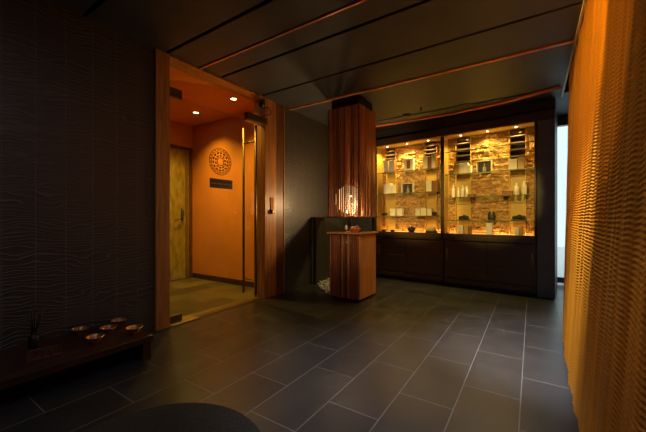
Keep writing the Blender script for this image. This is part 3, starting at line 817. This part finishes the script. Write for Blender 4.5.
def jar(px, z, label, r, h, y=0.12, group=None, lidk=True, name='stoneware_bowl', cat='bowl'):
    t = thing(name, label, cat, (0, 0, 0), 0, group); place(t, cx(px, y), y, z)
    MB().lathe([(0, 0.006), (r*0.5, 0.0), (r*0.6, 0.0), (r, h*0.55), (r*1.02, h*0.75), (r*0.9, h*0.75), (r*0.5, h*0.2), (0, h*0.18)], n=28).build('body', M['darkstone'], t)
    if lidk: MB().lathe([(r*0.95, h*0.72), (r*0.6, h*0.92), (r*0.15, h*0.97), (r*0.13, h*1.1), (0, h*1.12)], n=28).build('lid', M['darkstone'], t)
    return t
def frame_set(px0, px1, z, py_top, label, y=0.11, nb=3, kind='flasks'):
    xa, xb = cx(px0, y), cx(px1, y); h = cz((px0+px1)/2, py_top, y)-z; w_ = xb-xa; d = 0.07
    t = thing('gift_set', label, 'gift set', (0, 0, 0)); place(t, (xa+xb)/2, y+d/2, z)
    for (a, b, c, e) in ((-w_/2, w_/2, 0, 0.012), (-w_/2, w_/2, h-0.012, h), (-w_/2, -w_/2+0.012, 0.012, h-0.012), (w_/2-0.012, w_/2, 0.012, h-0.012)):
        B(a, b, -d/2, d/2, c, e).build('frame', M['white'], t)
    B(-w_/2+0.012, w_/2-0.012, d/2-0.008, d/2-0.001, 0.012, h-0.012).build('backing', M['darkstone'], t)
    for i in range(nb):
        x = -w_/2 + w_*(i+0.5)/nb; r = min(0.026, w_/nb*0.36)
        b = MB().lathe([(0, 0.013), (r, 0.013), (r, h*0.45), (r*0.4, h*0.55), (r*0.4, h*0.78), (0, h*0.78)], n=16).build('small_bottle', M['bottle'], t)
    return t

# half-hidden showcase
z = LS[0]
carton(384, 388, z, 161, 'small cream carton on top shelf, half-hidden showcase, nearest the column', group='cream cartons')
carton(389, 394, z, 160, 'cream carton in the niche by the column, top shelf of half-hidden showcase', side='brown', group='cream cartons')
t = carton(404, 413, z, 158.5, 'cream carton with brown square window on top shelf of half-hidden showcase', y=0.08, lid=False)
h_ = cz(408, 158.5, 0.08)-z; B(-0.035, 0.035, -0.054, -0.0495, h_*0.2, h_*0.85).build('window', M['brown'], t)
carton(423, 427.5, z, 156.5, 'cream carton leaning brown sleeve, top shelf, half-hidden showcase far niche', side='brown', group='cream cartons')
carton(428, 431, z, 156, 'narrow brown carton between two cream ones on half-hidden showcase top shelf', mat='brown')
carton(431.5, 435.5, z, 155, 'tall cream and gold carton at the end of the top shelf of half-hidden showcase', side='tan')
z = LS[1]
carton(383.5, 390.7, z, 183.5, 'large cream carton on middle shelf of half-hidden showcase', group='cream cartons')
carton(391.3, 396, z, 184.7, 'smaller cream carton beside the large one on half-hidden middle shelf', side='tan', group='cream cartons')
frame_set(401.5, 413, z, 183, 'framed set of three small bottles on half-hidden showcase middle shelf')
carton(426, 431.5, z, 181, 'cream carton with brown sleeve on middle shelf, next to the mullion', side='brown')
carton(432.2, 437, z, 180.5, 'brown and gold carton on middle shelf, hard against the mullion', mat='brown', side='tan')
z = LS[2]
jar(384.5, z, 'dark lidded bowl on lowest glass shelf, nearest the column', 0.055, 0.07)
carton(390, 395, z, 208.5, 'cream carton beside the dark bowl nearest the column on lowest shelf', side='white')
carton(397, 402, z, 208.5, 'cream carton on lowest glass shelf, in front of the stone panel edge by the niche')
carton(415.5, 419.7, z, 208.5, 'first of three cream cartons standing together on the lowest shelf')
carton(420.5, 426, z, 208, 'middle of three cream cartons standing together on the lowest shelf')
carton(427, 431.5, z, 208.7, 'last of three cream cartons, touching the dark bowl by the mullion')
jar(434, z, 'dark wide bowl on lowest glass shelf, next to the mullion', 0.055, 0.075)
z = FLOOR_Z
jar(384, z, 'dark low bowl on half-hidden showcase floor, nearest the column', 0.05, 0.05, lidk=False)
jar(392.5, z, 'dark low bowl on half-hidden showcase floor inside the niche', 0.05, 0.045, lidk=False)
jar(411.5, z, 'dark lidded bowl on half-hidden showcase floor in front of the stone', 0.075, 0.10)
t = thing('towel_stack', 'gold cloths in a dark tray on half-hidden showcase floor', 'tray', (0, 0, 0)); place(t, cx(431.5, 0.12), 0.12, z)
B(-0.09, 0.09, -0.06, 0.06, 0, 0.035).build('tray', M['darkstone'], t, 0.006)
B(-0.08, 0.075, -0.05, 0.05, 0.035, 0.065).build('folded_cloth', M['tan'], t, 0.010)
B(-0.08, 0.06, -0.05, 0.05, 0.066, 0.10).build('folded_cloth', M['candle'], t, 0.010)
# four-shelf showcase
z = RS[1]
carton(454, 458.6, z, 164, 'gold carton behind the large cream one on second shelf of four-shelf showcase', mat='tan')
carton(459.2, 467.8, z, 163, 'large cream carton on second shelf of four-shelf showcase, nearer the mullion')
carton(468.2, 470.8, z, 165, 'slim cream carton beside the large one on the second shelf', group='cream cartons')
frame_set(476.5, 491.5, z, 160.5, 'framed set of three white bottles on second shelf before pale stone')
carton(508.5, 517, z, 159, 'large cream carton with brown sleeve on second shelf near end post', side='brown')
carton(517.8, 524.5, z, 157.5, 'gold and brown carton on second shelf, hard by the end stone strip', mat='tan', side='brown')
z = RS[2]
flask(453.5, z, 185, 'tall white flask standing alone on third shelf nearest the mullion', 0.030)
flask(458.5, z, 187.5, 'short white flask, first in a row of three on third shelf', 0.024)
flask(462.5, z, 185, 'tall white flask, middle of the row of three on third shelf', 0.030)
flask(466.5, z, 186.5, 'slim white flask, last of the row of three on third shelf', 0.024)
def low_box(px, z, w_, h, label, y=0.10):
    t = thing('trinket_box', label, 'box', (0, 0, 0)); place(t, cx(px, y), y, z)
    B(-w_/2, w_/2, -0.05, 0.05, 0, h*0.6).build('box', M['brown'], t, 0.003)
    B(-w_/2-0.004, w_/2+0.004, -0.054, 0.054, h*0.6, h*0.78).build('lid', M['brown'], t, 0.003)
    B(-w_/4, w_/4, -0.03, 0.03, h*0.78, h).build('knob', M['tan'], t, 0.004)
low_box(471.5, z, 0.10, 0.06, 'small brown lidded box on third shelf beside the white flasks')
low_box(507.5, z, 0.14, 0.09, 'larger brown lidded box on third shelf, near two white flasks')
flask(517, z, 183, 'white flask on third shelf, between the brown box and another flask', 0.032)
flask(524.5, z, 181.5, 'white flask on third shelf, closest to the end post', 0.034)
def shoe_pair(px, z, w_, label, y=0.12):
    t = thing('massage_stones', label, 'stones', (0, 0, 0)); place(t, cx(px, y), y, z)
    B(-w_/2, w_/2, -0.06, 0.06, 0, 0.022).build('tray', M['darkstone'], t, 0.008)
    for i, (dx, rr, hh2) in enumerate(((-0.28, 0.20, 0.030), (0.02, 0.19, 0.040), (0.28, 0.17, 0.032))):
        MB().blob((dx*w_, 0, 0.022+hh2*0.8), (rr*w_, 0.045, hh2), 14, 8, 0.03).build('stone', M['darkstone'], t)
shoe_pair(464, RS[3], 0.18, 'tray of dark rounded stones on lowest shelf, nearer the mullion')
shoe_pair(519, RS[3], 0.20, 'tray of dark rounded stones on lowest shelf, nearer the end post')
t = thing('tea_caddy', 'dark domed caddy standing on the lowest shelf before orange stone', 'jar', (0, 0, 0)); place(t, cx(491.7, 0.12), 0.12, RS[3])
MB().lathe([(0, 0), (0.052, 0), (0.055, 0.01), (0.057, 0.085), (0.050, 0.10)], n=28).build('body', M['darkstone'], t)
MB().lathe([(0.052, 0.10), (0.050, 0.125), (0.035, 0.148), (0.012, 0.155), (0, 0.156)], n=28).build('lid', M['bronze'], t)
MB().tube([(-0.05, -0.03, 0.10), (-0.045, -0.05, 0.06), (0.045, -0.05, 0.06), (0.05, -0.03, 0.10)], 0.004).build('band', M['bronze'], t)
z = FLOOR_Z
carton(458, 463, z, 225, 'cream carton on the showcase floor under the stones nearer the mullion')
carton(463.8, 467.5, z, 224.5, 'small gold carton on the showcase floor beside the cream one', mat='tan', side='white')
carton(468.2, 470.6, z, 226, 'small dark brown carton on the showcase floor beside the gold one', mat='brown')
carton(486, 492, z, 222.5, 'tall cream carton on the showcase floor below the domed caddy')
carton(514.5, 519, z, 227, 'cream carton on the showcase floor nearer the end post', side='tan', group='cream cartons')
carton(519.4, 522.5, z, 226.5, 'gold carton beside the cream one on the showcase floor nearer the end post', mat='tan')
